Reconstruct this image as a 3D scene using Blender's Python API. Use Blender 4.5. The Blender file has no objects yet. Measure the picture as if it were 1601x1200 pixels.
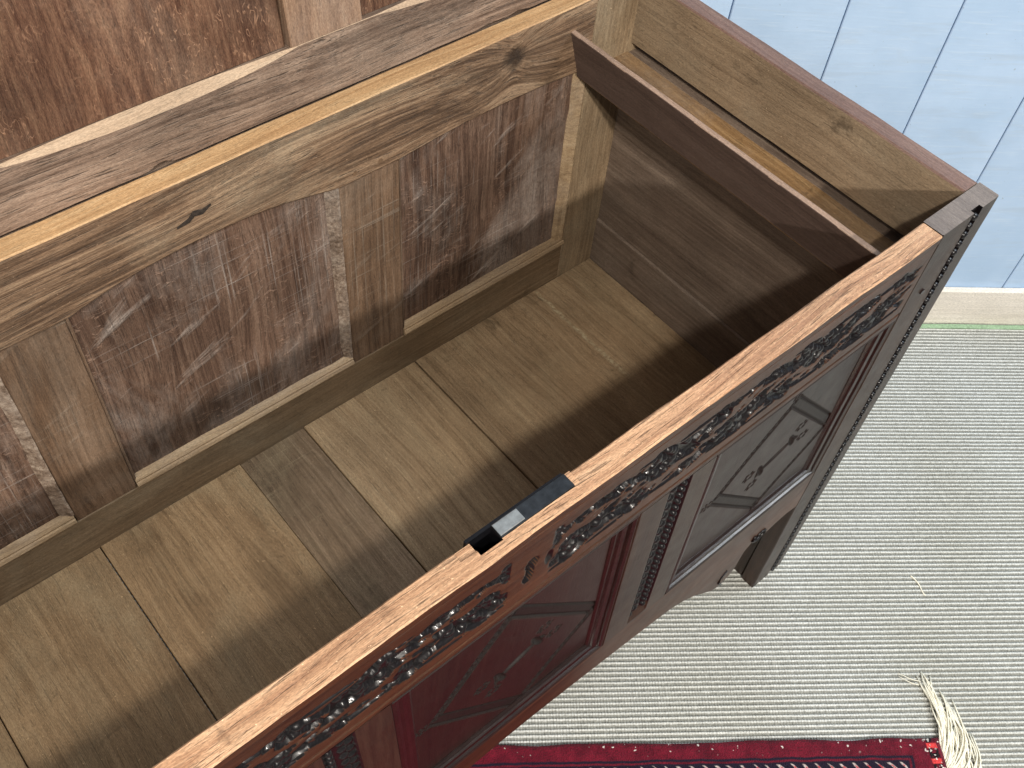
import bpy, bmesh, math, random
import numpy as np
from mathutils import Vector, Matrix, noise

random.seed(7)
rng = np.random.RandomState(11)
SC = bpy.context.scene
COL = SC.collection

# ------------------------------------------------------------------ camera
CAM_R = [[0.7621322471197407, -0.6439295827729185, 0.06715005830310028],
         [-0.4835515489775585, -0.6351257559957428, -0.6023231471164296],
         [0.43050242436206854, 0.4265793788976812, -0.7954229668029773]]
CAM_C = (-0.85225, -0.22996, 1.38179)
cam_d = bpy.data.cameras.new('camera')
cam = bpy.data.objects.new('camera', cam_d)
COL.objects.link(cam)
rx, ry, rz = [Vector(r) for r in CAM_R]
cam.matrix_world = Matrix(((rx.x, -ry.x, -rz.x, CAM_C[0]),
                           (rx.y, -ry.y, -rz.y, CAM_C[1]),
                           (rx.z, -ry.z, -rz.z, CAM_C[2]),
                           (0, 0, 0, 1)))
cam_d.sensor_width = 36.0
cam_d.lens = 1605.08 / 1601.0 * 36.0
cam_d.clip_start = 0.02
cam_d.clip_end = 50
SC.camera = cam

# ------------------------------------------------------------------ light
world = bpy.data.worlds.new('World')
SC.world = world
world.use_nodes = True
bg = world.node_tree.nodes['Background']
bg.inputs['Color'].default_value = (0.86, 0.93, 1.0, 1)
bg.inputs['Strength'].default_value = 0.20

def area(name, loc, target, size, power, color):
    l = bpy.data.lights.new(name, 'AREA')
    l.shape = 'DISK'; l.size = size; l.energy = power; l.color = color
    o = bpy.data.objects.new(name, l); COL.objects.link(o)
    o.location = loc
    o.rotation_euler = (Vector(target) - Vector(loc)).to_track_quat('-Z', 'Y').to_euler()
    return o
# two ceiling lamps in front of the chest (their shadow edges: floor and back boards)
area('ceiling_lamp', (-1.45, -0.87, 2.35), (-0.5, 0.1, 0.5), 0.08, 23, (1.0, 0.93, 0.83))
area('ceiling_lamp', (-1.22, -2.16, 2.27), (-0.5, 0.2, 0.5), 0.09, 70, (1.0, 0.93, 0.84))
# lamp over the far side and a broad cool ceiling panel on the right
area('ceiling_lamp', (-2.6, -0.9, 2.35), (0.3, 0.3, 0.4), 0.25, 9, (1.0, 0.95, 0.88))
area('ceiling_panel', (1.35, -0.75, 2.45), (0.5, 0.0, 0.2), 1.1, 46, (0.90, 0.96, 1.0))

SC.view_settings.view_transform = 'Standard'
SC.view_settings.look = 'None'
SC.view_settings.exposure = 0.07
SC.view_settings.gamma = 1.0
SC.view_settings.use_curve_mapping = False

# ------------------------------------------------------------------ node helpers
def srgb(r, g, b):
    f = lambda c: (c / 255 / 12.92) if c / 255 <= 0.04045 else ((c / 255 + 0.055) / 1.055) ** 2.4
    return (f(r), f(g), f(b), 1.0)

class NT:
    def __init__(s, name):
        s.m = bpy.data.materials.new(name); s.m.use_nodes = True
        s.t = s.m.node_tree; s.n = s.t.nodes; s.l = s.t.links
        s.bsdf = s.n['Principled BSDF']
    def put(s, sock, v):
        if isinstance(v, bpy.types.NodeSocket): s.l.new(v, sock)
        else: sock.default_value = v
    def math(s, op, a, b=0.0, c=None, clamp=False):
        n = s.n.new('ShaderNodeMath'); n.operation = op; n.use_clamp = clamp
        s.put(n.inputs[0], a); s.put(n.inputs[1], b)
        if c is not None: s.put(n.inputs[2], c)
        return n.outputs[0]
    def vmath(s, op, a, b):
        n = s.n.new('ShaderNodeVectorMath'); n.operation = op
        s.put(n.inputs[0], a); s.put(n.inputs[1], b)
        return n.outputs[0]
    def noise(s, vec, scale=1.0, detail=3, rough=0.55, dist=0.0):
        n = s.n.new('ShaderNodeTexNoise')
        s.put(n.inputs['Vector'], vec); n.inputs['Scale'].default_value = scale
        n.inputs['Detail'].default_value = detail; n.inputs['Roughness'].default_value = rough
        n.inputs['Distortion'].default_value = dist
        return n.outputs['Fac']
    def ramp(s, fac, stops, interp='LINEAR'):
        n = s.n.new('ShaderNodeValToRGB'); n.color_ramp.interpolation = interp
        e = n.color_ramp.elements
        while len(e) < len(stops): e.new(0.5)
        for i, (p, c) in enumerate(stops):
            e[i].position = p
            e[i].color = c if not isinstance(c, (int, float)) else (c, c, c, 1)
        s.put(n.inputs[0], fac)
        return n.outputs[0]
    def mix(s, fac, a, b, mode='MIX'):
        n = s.n.new('ShaderNodeMix'); n.data_type = 'RGBA'; n.blend_type = mode
        s.put(n.inputs['Factor'], fac); s.put(n.inputs['A'], a); s.put(n.inputs['B'], b)
        return n.outputs['Result']
    def maprange(s, v, a, b, c=0.0, d=1.0):
        n = s.n.new('ShaderNodeMapRange'); n.clamp = True
        s.put(n.inputs[0], v); s.put(n.inputs[1], a); s.put(n.inputs[2], b)
        s.put(n.inputs[3], c); s.put(n.inputs[4], d)
        return n.outputs[0]
    def coords(s):
        return s.n.new('ShaderNodeTexCoord').outputs['Object']
    def rand(s):
        return s.n.new('ShaderNodeObjectInfo').outputs['Random']
    def sep(s, v):
        n = s.n.new('ShaderNodeSeparateXYZ'); s.put(n.inputs[0], v); return n.outputs
    def comb(s, x, y, z):
        n = s.n.new('ShaderNodeCombineXYZ')
        s.put(n.inputs[0], x); s.put(n.inputs[1], y); s.put(n.inputs[2], z); return n.outputs[0]
    def bump(s, h, strength, dist=0.001, normal=None):
        n = s.n.new('ShaderNodeBump'); n.inputs['Strength'].default_value = strength
        n.inputs['Distance'].default_value = dist; s.put(n.inputs['Height'], h)
        if normal is not None: s.put(n.inputs['Normal'], normal)
        return n.outputs[0]

def mul(c, k): return (c[0] * k, c[1] * k, c[2] * k, 1)

def oak(name, dark, mid, light, axis='X', rough=0.6, coat=0.0, fleck=0.0, pores=0.6,
        dust=0.0, dustcol=(0.42, 0.38, 0.34, 1), bump=0.35, knots=(), saw=0.0, streak=1.0,
        blotch=0.35, red=None, spec=0.4, stains=0.0, coatrough=0.25, desat=0.2, gain=1.0, fleckdir=0, scar=0.0, mark=None, micro=0.30):
    t = NT(name)
    def ds(c):
        l = 0.3 * c[0] + 0.55 * c[1] + 0.15 * c[2]
        return tuple(gain * k * (v + (l - v) * desat) for v, k in zip(c[:3], (1.05, 0.985, 0.93))) + (1.0,)
    dark, mid, light = ds(dark), ds(mid), ds(light)
    if red is not None: red = ds(red)
    co = t.coords()
    r = t.rand()
    off = t.comb(t.math('MULTIPLY', r, 13.7), t.math('MULTIPLY', r, 7.1), t.math('MULTIPLY', r, 29.3))
    cr = t.vmath('ADD', co, off)
    x, y, z = t.sep(cr)[:3]
    g = {'X': t.comb(x, y, z), 'Y': t.comb(y, x, z), 'Z': t.comb(z, x, y)}[axis]
    # gentle wander of the grain
    nw = t.n.new('ShaderNodeTexNoise'); t.put(nw.inputs['Vector'], t.vmath('MULTIPLY', g, (2.2, 7, 7)))
    nw.inputs['Scale'].default_value = 1; nw.inputs['Detail'].default_value = 2
    w = t.vmath('MULTIPLY', t.vmath('SUBTRACT', nw.outputs['Color'], (0.5, 0.5, 0.5)), (0.0, 0.05, 0.05))
    if knots:
        for (kc, kr) in knots:
            dd = t.vmath('SUBTRACT', co, kc)
            ln = t.n.new('ShaderNodeVectorMath'); ln.operation = 'LENGTH'; t.put(ln.inputs[0], dd)
            fall = t.maprange(ln.outputs['Value'], 0.0, kr * 4, 1.0, 0.0)
            w = t.vmath('ADD', w, t.vmath('MULTIPLY', t.vmath('NORMALIZE', dd, (0, 0, 0)),
                        t.comb(0, t.math('MULTIPLY', fall, 0.03), t.math('MULTIPLY', fall, 0.03))))
    gv = t.vmath('ADD', g, w)
    big = t.noise(t.vmath('MULTIPLY', gv, (1.2, 40, 40)), 1, 4, 0.6, 0.4)
    mid_n = t.noise(t.vmath('MULTIPLY', gv, (4.5, 230, 230)), 1, 3, 0.6)
    fine = t.noise(t.vmath('MULTIPLY', gv, (24, 760, 760)), 1, 2, 0.6)
    f = t.math('ADD', t.math('ADD', t.math('MULTIPLY', big, 0.32), t.math('MULTIPLY', mid_n, 0.44)), t.math('MULTIPLY', fine, 0.24))
    a = 0.5 - 0.17 / max(streak, 0.01); b = 0.5 + 0.17 / max(streak, 0.01)
    col = t.ramp(t.maprange(f, max(a, 0), min(b, 1)), [(0.0, dark), (0.5, mid), (1.0, light)])
    pm = t.maprange(fine, 0.56, 0.70)
    col = t.mix(t.math('MULTIPLY', pm, pores), col, mul(dark, 0.45))
    bl = t.noise(t.vmath('MULTIPLY', cr, (6, 6, 6)), 1, 4, 0.6)
    col = t.mix(1.0, col, t.ramp(bl, [(0.25, 1 - blotch), (0.75, 1 + blotch * 0.6)]), 'MULTIPLY')
    if red is not None:
        rn = t.noise(t.vmath('MULTIPLY', cr, (3.0, 3.0, 3.0)), 1, 3, 0.6)
        col = t.mix(t.maprange(rn, 0.45, 0.7, 0, 0.75), col, red)
    hsum = t.math('SUBTRACT', t.math('ADD', t.math('MULTIPLY', mid_n, 0.7), t.math('MULTIPLY', big, 0.5)),
                  t.math('MULTIPLY', pm, 0.7))
    if fleck > 0:
        fw = t.noise(t.vmath('MULTIPLY', g, (60, 60, 60)), 1, 1, 0.5)
        gf = t.vmath('ADD', g, t.comb(t.math('MULTIPLY', fw, 0.012), 0, 0))
        gf = gf if fleckdir == 0 else t.vmath('ADD', g, t.comb(0, t.math('MULTIPLY', fw, 0.008), t.math('MULTIPLY', fw, 0.008)))
        fl = t.noise(t.vmath('MULTIPLY', gf, (170, 48, 48) if fleckdir == 0 else (55, 190, 190)), 1, 1, 0.5)
        zone = t.maprange(t.noise(t.vmath('MULTIPLY', g, (5, 14, 14)), 1, 2, 0.5), 0.42, 0.58)
        cutn = t.maprange(t.noise(t.vmath('MULTIPLY', g, (90, 90, 90)), 1, 1, 0.5), 0.44, 0.56)
        rid = t.maprange(t.math('ABSOLUTE', t.math('SUBTRACT', fl, 0.56)), 0.008, 0.03, 1, 0)
        fm = t.math('MULTIPLY', t.math('MULTIPLY', rid, zone), cutn)
        col = t.mix(t.math('MULTIPLY', fm, fleck), col, mul(light, 1.6))
        hsum = t.math('ADD', hsum, t.math('MULTIPLY', fm, 0.5))
    if saw > 0:
        s1 = t.noise(t.vmath('MULTIPLY', g, (3, 420, 420)), 1, 1, 0.5)
        s2 = t.noise(t.vmath('MULTIPLY', g, (420, 5, 5)), 1, 1, 0.5)
        zone = t.maprange(t.noise(t.vmath('MULTIPLY', cr, (9, 9, 9)), 1, 3, 0.6), 0.46, 0.66)
        sm = t.math('MULTIPLY', t.math('MAXIMUM', t.maprange(s1, 0.60, 0.70), t.maprange(s2, 0.62, 0.72)), zone)
        col = t.mix(t.math('MULTIPLY', sm, saw), col, dustcol)
        hsum = t.math('ADD', hsum, t.math('MULTIPLY', sm, 0.6))
    if dust > 0:
        dn = t.noise(t.vmath('MULTIPLY', g, (5, 9, 9)), 1, 6, 0.65, 0.6)
        df = t.noise(t.vmath('MULTIPLY', cr, (160, 160, 160)), 1, 2, 0.6)
        dm = t.math('MULTIPLY', t.maprange(dn, 0.47, 0.72), t.maprange(df, 0.2, 0.7, 0.45, 1.0))
        col = t.mix(t.math('MULTIPLY', dm, dust), col, dustcol)
    if scar > 0:
        px, py, pz = t.sep(co)[:3]
        al = t.math('ADD', t.math('MULTIPLY', px, 0.90), t.math('MULTIPLY', pz, 0.43))
        ac = t.math('SUBTRACT', t.math('MULTIPLY', pz, 0.90), t.math('MULTIPLY', px, 0.43))
        sn = t.noise(t.comb(t.math('MULTIPLY', al, 7), t.math('MULTIPLY', ac, 34), 0), 1, 5, 0.62, 0.5)
        sm = t.maprange(sn, 0.60, 0.74)
        sg = t.maprange(t.noise(t.comb(t.math('MULTIPLY', al, 60), t.math('MULTIPLY', ac, 420), 0), 1, 2, 0.6), 0.3, 0.65, 0.35, 1.0)
        col = t.mix(t.math('MULTIPLY', t.math('MULTIPLY', sm, sg), scar), col, mul(dustcol, 1.1))
        hsum = t.math('ADD', hsum, t.math('MULTIPLY', sm, 1.2))
    if mark:
        mx, mw, my0, my1, mc = mark
        px, py, pz = t.sep(co)[:3]
        dx = t.math('ABSOLUTE', t.math('ADD', t.math('SUBTRACT', px, mx), t.math('MULTIPLY', t.math('SUBTRACT', t.noise(co, 60, 3), 0.5), 0.010)))
        mm = t.math('MULTIPLY', t.maprange(dx, mw * 0.3, mw, 1, 0), t.math('MULTIPLY', t.maprange(py, my0, my0 + 0.03), t.maprange(py, my1 - 0.02, my1, 1, 0)))
        mm = t.math('MULTIPLY', mm, t.maprange(t.noise(co, 220, 3, 0.7), 0.40, 0.60))
        col = t.mix(t.math('MULTIPLY', mm, 0.75), col, mc)
    if stains > 0:
        sn = t.noise(t.vmath('MULTIPLY', t.vmath('ADD', cr, (3.3, 1.7, 9.1)), (13, 13, 13)), 1, 5, 0.7, 1.0)
        sm = t.maprange(sn, 0.61, 0.70)
        col = t.mix(t.math('MULTIPLY', sm, stains), col, mul(dark, 0.35))
        sc = t.noise(t.vmath('MULTIPLY', cr, (420, 420, 420)), 1, 1, 0.5)
        col = t.mix(t.math('MULTIPLY', t.maprange(sc, 0.74, 0.78), min(1, stains)), col, mul(light, 1.7))
    for (kc, kr) in knots:
        dd = t.vmath('SUBTRACT', co, kc)
        wob = t.vmath('MULTIPLY', t.vmath('SUBTRACT', t.comb(t.noise(co, 90), t.noise(co, 110), t.noise(co, 70)), (.5, .5, .5)), (.02, .02, .02))
        ln = t.n.new('ShaderNodeVectorMath'); ln.operation = 'LENGTH'; t.put(ln.inputs[0], t.vmath('ADD', dd, wob))
        km = t.maprange(ln.outputs['Value'], kr * 0.45, kr, 1, 0)
        col = t.mix(t.math('MULTIPLY', km, 0.85), col, mul(dark, 0.3))
        hsum = t.math('SUBTRACT', hsum, t.math('MULTIPLY', km, 1.5))
    mic = t.noise(t.vmath('MULTIPLY', gv, (320, 1150, 1150)), 1, 2, 0.7)
    col = t.mix(1.0, col, t.ramp(mic, [(0.28, 1 - micro), (0.72, 1 + micro)]), 'MULTIPLY')
    hsum = t.math('ADD', hsum, t.math('MULTIPLY', mic, 0.5))
    t.put(t.bsdf.inputs['Base Color'], col)
    rr = t.math('ADD', rough - 0.1, t.math('MULTIPLY', t.noise(cr, 45, 3), 0.2))
    t.put(t.bsdf.inputs['Roughness'], rr)
    t.bsdf.inputs['Specular IOR Level'].default_value = spec
    if coat > 0:
        t.bsdf.inputs['Coat Weight'].default_value = coat
        t.bsdf.inputs['Coat Roughness'].default_value = coatrough
    t.put(t.bsdf.inputs['Normal'], t.bump(hsum, bump, 0.0012))
    return t.m

S = srgb
M = {}
# bare, dry interior oak
M['back_rail'] = oak('oak_back_rail', S(96, 72, 50), S(142, 112, 82), S(176, 146, 112), 'X', 0.65,
                     dust=0.35, dustcol=S(176, 164, 140), stains=0.35, bump=0.8, streak=2.1, gain=0.88, pores=0.9,
                     knots=(((-0.208, 0.458, 0.718), 0.018),))
M['back_top'] = oak('oak_fresh_edge', S(172, 128, 74), S(204, 162, 104), S(222, 186, 130), 'X', 0.6, pores=0.45, blotch=0.22, bump=0.3, gain=0.86, streak=1.3)
M['back_stile'] = oak('oak_back_stile', S(104, 84, 58), S(146, 124, 92), S(172, 152, 118), 'Z', 0.7, dust=0.4, dustcol=S(178, 166, 142), stains=0.4)
M['back_muntin'] = oak('oak_back_muntin', S(84, 62, 44), S(122, 94, 68), S(150, 120, 92), 'Z', 0.65, dust=0.3, dustcol=S(168, 156, 140), saw=0.35, stains=0.3, gain=0.8, streak=1.3, scar=0.35, bump=0.5)
M['back_low'] = oak('oak_back_bottom_rail', S(92, 74, 50), S(126, 104, 74), S(152, 130, 98), 'X', 0.65, dust=0.3, dustcol=S(160, 150, 128), stains=0.35, gain=0.9)
M['back_panel'] = oak('oak_back_panel', S(84, 62, 50), S(118, 92, 76), S(142, 116, 98), 'Z', 0.62, fleck=0.6, saw=0.55, dust=0.55,
                      dustcol=S(178, 166, 156), bump=0.9, stains=0.35, blotch=0.55, gain=0.74, scar=0.75, streak=1.9, desat=0.1)
M['moulding_pale'] = oak('oak_pale_moulding', S(126, 102, 70), S(172, 146, 108), S(200, 178, 138), 'X', 0.6, pores=0.4, dust=0.3, stains=0.3)
M['chamfer'] = oak('oak_waney_chamfer', S(98, 78, 60), S(150, 130, 112), S(190, 174, 156), 'Y', 0.65, dust=0.5, bump=0.8, streak=1.6)
FL = dict(axis='Y', rough=0.62, dust=0.35, dustcol=S(192, 176, 142), stains=0.55, bump=0.4, streak=1.15, pores=0.6, spec=0.4, blotch=0.42)
M['floor_m'] = oak('oak_floor_scraped', S(128, 105, 73), S(162, 136, 99), S(184, 160, 122), mark=(-0.1345, 0.0045, 0.255, 0.462, S(206, 192, 158)), **FL)
M['floor_a'] = oak('oak_floor_pale', S(132, 108, 74), S(164, 138, 100), S(188, 164, 124), **FL)
M['floor_b'] = oak('oak_floor_warm', S(126, 98, 62), S(158, 128, 86), S(180, 150, 106), **FL)
M['floor_c'] = oak('oak_floor_grey', S(104, 84, 60), S(134, 112, 84), S(156, 134, 106), **{**FL, 'streak': 1.3, 'saw': 0.3})
M['right_wall'] = oak('oak_side_panel', S(92, 76, 64), S(122, 106, 92), S(146, 130, 114), 'Y', 0.62, dust=0.3, dustcol=S(164, 152, 138), stains=0.35, streak=1.1, bump=0.3)
M['right_top'] = oak('oak_side_top_rail', S(112, 92, 68), S(146, 126, 98), S(170, 150, 120), 'Y', 0.62, dust=0.35, dustcol=S(172, 162, 140), stains=0.6, bump=0.25, streak=0.8)
M['right_edge'] = oak('oak_side_rail_edge', S(112, 82, 72), S(142, 110, 98), S(162, 132, 118), 'Y', 0.5, blotch=0.2, pores=0.5, bump=0.3, gain=0.72)
M['till_plank'] = oak('oak_till_plank', S(74, 58, 52), S(96, 78, 70), S(112, 94, 86), 'Y', 0.6, blotch=0.25, pores=0.4, bump=0.25, stains=0.2)
M['till_edge'] = oak('oak_till_edge', S(150, 122, 104), S(184, 154, 132), S(204, 176, 154), 'Y', 0.6, blotch=0.35, pores=0.5, gain=0.72, stains=0.3)
M['till_floor'] = oak('oak_till_floor', S(120, 88, 44), S(158, 124, 74), S(180, 148, 96), 'Y', 0.65, dust=0.4, stains=0.6, blotch=0.4)
# worn pale edge on the front rail, lid
M['rail_top'] = oak('oak_worn_rail_top', S(176, 128, 88), S(214, 166, 120), S(232, 190, 144), 'X', 0.55, pores=0.9, blotch=0.28, stains=0.6, bump=0.7, streak=1.7, gain=0.90)
M['lid_panel'] = oak('oak_lid_panel', S(104, 70, 52), S(140, 102, 78), S(164, 126, 98), 'Z', 0.55, fleck=0.75, fleckdir=1, dust=0.2, dustcol=S(180, 160, 140), stains=0.25, blotch=0.45, bump=0.5, gain=0.58, streak=1.8, desat=0.08, micro=0.36)
M['lid_muntin'] = oak('oak_lid_muntin', S(134, 100, 74), S(168, 132, 102), S(190, 156, 124), 'Z', 0.6, dust=0.25, gain=0.72, streak=1.3)
M['lid_rail'] = oak('oak_lid_rail', S(102, 80, 64), S(146, 120, 100), S(174, 148, 126), 'X', 0.62, dust=0.25, dustcol=S(184, 168, 152), stains=0.4, bump=0.8, streak=2.1, gain=0.76, pores=0.9)
M['lid_chamfer'] = oak('oak_lid_chamfer', S(168, 138, 106), S(196, 168, 134), S(208, 184, 152), 'X', 0.6, blotch=0.15, pores=0.4, gain=0.85)
# polished, dark outside
POL = dict(desat=0.15, gain=0.50, rough=0.42, coat=0.14, pores=0.5, bump=0.2, blotch=0.4, spec=0.34, coatrough=0.2, streak=1.3)
M['front_x'] = oak('polished_oak_rail', S(50, 30, 18), S(84, 52, 32), S(108, 68, 43), 'X', **{**POL, 'gain': 0.66, 'desat': 0.05})
M['front_z'] = oak('polished_oak_stile', S(52, 35, 27), S(74, 53, 40), S(90, 66, 51), 'Z', **POL)
M['front_panel'] = oak('polished_oak_panel', S(44, 25, 20), S(62, 36, 28), S(76, 47, 37), 'Z', red=S(54, 26, 22), **{**POL, 'desat': 0.3})
M['front_mould'] = oak('polished_oak_moulding', S(34, 20, 17), S(50, 29, 24), S(66, 40, 33), 'X', **{**POL, 'rough': 0.32, 'coat': 0.45})
M['post_top'] = oak('oak_post_end_grain', S(92, 84, 82), S(118, 110, 106), S(138, 130, 124), 'Y', 0.6, blotch=0.15, pores=0.4)

def simple(name, col, rough, metal=0.0, nscale=80, var=0.25, bump=0.2, coat=0.0, bdist=0.0006, spec=0.5):
    t = NT(name)
    co = t.coords()
    n = t.noise(co, nscale, 4, 0.6)
    c = t.mix(1.0, col, t.ramp(n, [(0.3, 1 - var), (0.7, 1 + var)]), 'MULTIPLY')
    t.put(t.bsdf.inputs['Base Color'], c)
    t.put(t.bsdf.inputs['Roughness'], t.math('ADD', rough - 0.08, t.math('MULTIPLY', t.noise(co, nscale * 2.3), 0.16)))
    t.bsdf.inputs['Metallic'].default_value = metal
    t.bsdf.inputs['Specular IOR Level'].default_value = spec
    if coat: t.bsdf.inputs['Coat Weight'].default_value = coat; t.bsdf.inputs['Coat Roughness'].default_value = 0.12
    t.put(t.bsdf.inputs['Normal'], t.bump(n, bump, bdist))
    return t.m
# the carved work is stained nearly black and waxed to a gloss
M['carving'] = simple('black_waxed_carving', S(18, 14, 15), 0.36, nscale=260, var=0.4, bump=0.3, coat=0.22, spec=0.3)
M['lozenge'] = simple('dark_stained_lozenge', S(30, 23, 21), 0.5, nscale=260, var=0.4, bump=0.4, coat=0.04, spec=0.25)
M['iron'] = simple('dark_lock_iron', S(62, 65, 69), 0.42, 0.75, 120, 0.35, 0.25)
M['iron_glint'] = simple('polished_iron_with_glint', S(190, 192, 190), 0.34, 0.8, 200, 0.25, 0.2)  # pale tone carries the reflection on the polished lock slot
M['iron_and_cavity_black'] = simple('black_iron_and_cavity_shade', S(26, 26, 30), 0.45, 0.5, 150, 0.3, 0.3)  # black iron of the case; also paints the shade inside the mortise
M['peg'] = simple('oak_peg', S(112, 88, 66), 0.6, nscale=400)

# ------------------------------------------------------------------ mesh helpers
def jitter(p, amp, fr=14.0):
    if amp == 0: return Vector(p)
    v = noise.noise_vector(Vector((p[0] * fr, p[1] * fr + 3.1, p[2] * fr + 7.7)))
    v2 = noise.noise_vector(Vector((p[0] * fr * 5, p[1] * fr * 5 + 1.1, p[2] * fr * 5 + 2.7)))
    return Vector(p) + v * amp + v2 * amp * 0.35

def link(name, me, mats, parent=None, kind=None):
    o = bpy.data.objects.new(name, me); COL.objects.link(o)
    for m in mats: me.materials.append(m)
    if parent is not None: o.parent = parent
    if kind: o['kind'] = kind
    return o

def chamf(a0, a1, b0, b1, c):
    return [(a0 + c, b0), (a1 - c, b0), (a1, b0 + c), (a1, b1 - c), (a1 - c, b1), (a0 + c, b1), (a0, b1 - c), (a0, b0 + c)]

AX = {'X': lambda s, u, v: (s, u, v), 'Y': lambda s, u, v: (u, s, v), 'Z': lambda s, u, v: (u, v, s)}

def extrude(name, poly, axis, s0, s1, mats, parent, seg=0.02, wob=0.0005, warp=None, pick=None, smooth=False):
    n = max(1, int(math.ceil((s1 - s0) / seg)))
    bm = bmesh.new(); rings = []
    for i in range(n + 1):
        s = s0 + (s1 - s0) * i / n
        ring = []
        for (u, v) in poly:
            p = AX[axis](s, u, v)
            if warp: p = warp(*p)
            ring.append(bm.verts.new(jitter(p, wob)))
        rings.append(ring)
    k = len(poly)
    for i in range(n):
        for j in range(k):
            bm.faces.new((rings[i][j], rings[i][(j + 1) % k], rings[i + 1][(j + 1) % k], rings[i + 1][j]))
    bm.faces.new(rings[0][::-1]); bm.faces.new(rings[-1])
    bmesh.ops.recalc_face_normals(bm, faces=bm.faces)
    if pick:
        for f in bm.faces: f.material_index = pick(f.normal, f.calc_center_median())
    if smooth:
        for f in bm.faces: f.smooth = True
    me = bpy.data.meshes.new(name); bm.to_mesh(me); bm.free()
    return link(name, me, mats if isinstance(mats, (list, tuple)) else [mats], parent)

def board(name, axis, x0, x1, y0, y1, z0, z1, mats, parent, bev=0.0012, seg=0.02, wob=0.0005, warp=None, pick=None):
    if axis == 'X': return extrude(name, chamf(y0, y1, z0, z1, bev), 'X', x0, x1, mats, parent, seg, wob, warp, pick)
    if axis == 'Y': return extrude(name, chamf(x0, x1, z0, z1, bev), 'Y', y0, y1, mats, parent, seg, wob, warp, pick)
    return extrude(name, chamf(x0, x1, y0, y1, bev), 'Z', z0, z1, mats, parent, seg, wob, warp, pick)

def up_is_1(n, c): return 1 if n.z > 0.6 else 0

def grid_mesh(name, P, mats, parent, midx=None, smooth=True):
    """P: (ny, nx, 3) array of points"""
    ny, nx = P.shape[:2]
    idx = np.arange(ny * nx).reshape(ny, nx)
    F = np.stack([idx[:-1, :-1], idx[:-1, 1:], idx[1:, 1:], idx[1:, :-1]], -1).reshape(-1, 4)
    me = bpy.data.meshes.new(name)
    me.vertices.add(ny * nx); me.vertices.foreach_set('co', P.reshape(-1).astype(np.float32))
    me.loops.add(F.size); me.loops.foreach_set('vertex_index', F.reshape(-1).astype(np.int32))
    me.polygons.add(len(F))
    me.polygons.foreach_set('loop_start', (np.arange(len(F)) * 4).astype(np.int32))
    if midx is not None:
        mi = midx[:-1, :-1] | midx[1:, 1:]
        me.polygons.foreach_set('material_index', mi.reshape(-1).astype(np.int32))
    me.polygons.foreach_set('use_smooth', np.full(len(F), smooth))
    me.update(calc_edges=True); me.validate()
    return link(name, me, mats, parent)

def tube_into(bm, pts, r0, r1, sides=5):
    rings = []
    for i, p in enumerate(pts):
        a = pts[max(i - 1, 0)]; b = pts[min(i + 1, len(pts) - 1)]
        d = (Vector(b) - Vector(a)).normalized()
        s = d.cross(Vector((0, 0, 1)));
        if s.length < 1e-4: s = Vector((1, 0, 0))
        s.normalize(); u = s.cross(d)
        r = r0 + (r1 - r0) * i / (len(pts) - 1)
        rings.append([bm.verts.new(Vector(p) + s * r * math.cos(2 * math.pi * k / sides) + u * r * math.sin(2 * math.pi * k / sides)) for k in range(sides)])
    for i in range(len(pts) - 1):
        for k in range(sides):
            f = bm.faces.new((rings[i][k], rings[i][(k + 1) % sides], rings[i + 1][(k + 1) % sides], rings[i + 1][k])); f.smooth = True
    bm.faces.new(rings[0][::-1]); bm.faces.new(rings[-1])

def bm_obj(name, bm, mats, parent=None, kind=None):
    bmesh.ops.recalc_face_normals(bm, faces=bm.faces)
    me = bpy.data.meshes.new(name); bm.to_mesh(me); bm.free()
    return link(name, me, mats, parent, kind)

def empty(name, loc, label, cat, rz=0.0):
    o = bpy.data.objects.new(name, None); COL.objects.link(o)
    o.location = loc; o.rotation_euler = (0, 0, rz); o.empty_display_size = 0.1
    o['label'] = label; o['category'] = cat
    return o

# ------------------------------------------------------------------ setting: carpet and wall, in the wall's own frame
WANG = math.radians(-37.883)
WP0 = Vector((0.6095, 0.157, 0.0))
WX = Vector((math.cos(WANG), math.sin(WANG), 0))           # along the wall
WN = Vector((WX.y, -WX.x, 0))                              # out of the wall, to the room

def carpet_mat():
    t = NT('ribbed_sisal_carpet')
    co = t.coords(); x, y, z = t.sep(co)[:3]
    ph = t.math('FRACT', t.math('DIVIDE', y, 0.0072))
    n1 = t.noise(t.vmath('MULTIPLY', co, (150, 90, 90)), 1, 3, 0.6)
    n2 = t.noise(t.vmath('MULTIPLY', co, (430, 260, 260)), 1, 2, 0.6)
    big = t.noise(co, 3.2, 4, 0.6)
    cord = t.math('SUBTRACT', 1.0, t.math('MULTIPLY', t.math('ABSOLUTE', t.math('SUBTRACT', ph, 0.5)), 2.0))
    fac = t.maprange(t.math('ADD', cord, t.math('MULTIPLY', t.math('SUBTRACT', n1, 0.5), 0.55)), 0.50, 0.72)
    base = t.mix(fac, S(146, 147, 141), S(216, 217, 212))
    base = t.mix(1.0, base, t.ramp(n2, [(0.25, 0.68), (0.75, 1.28)]), 'MULTIPLY')
    base = t.mix(1.0, base, t.ramp(big, [(0.3, (0.90, 0.88, 0.84, 1)), (0.7, (1.04, 1.04, 1.05, 1))]), 'MULTIPLY')
    t.put(t.bsdf.inputs['Base Color'], base)
    t.bsdf.inputs['Roughness'].default_value = 0.95
    t.bsdf.inputs['Specular IOR Level'].default_value = 0.1
    wv = t.math('SINE', t.math('MULTIPLY', x, 2 * math.pi / 0.0042))
    t.put(t.bsdf.inputs['Normal'], t.bump(t.math('ADD', t.math('MULTIPLY', wv, 0.25), n2), 0.9, 0.0016))
    return t.m

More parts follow.
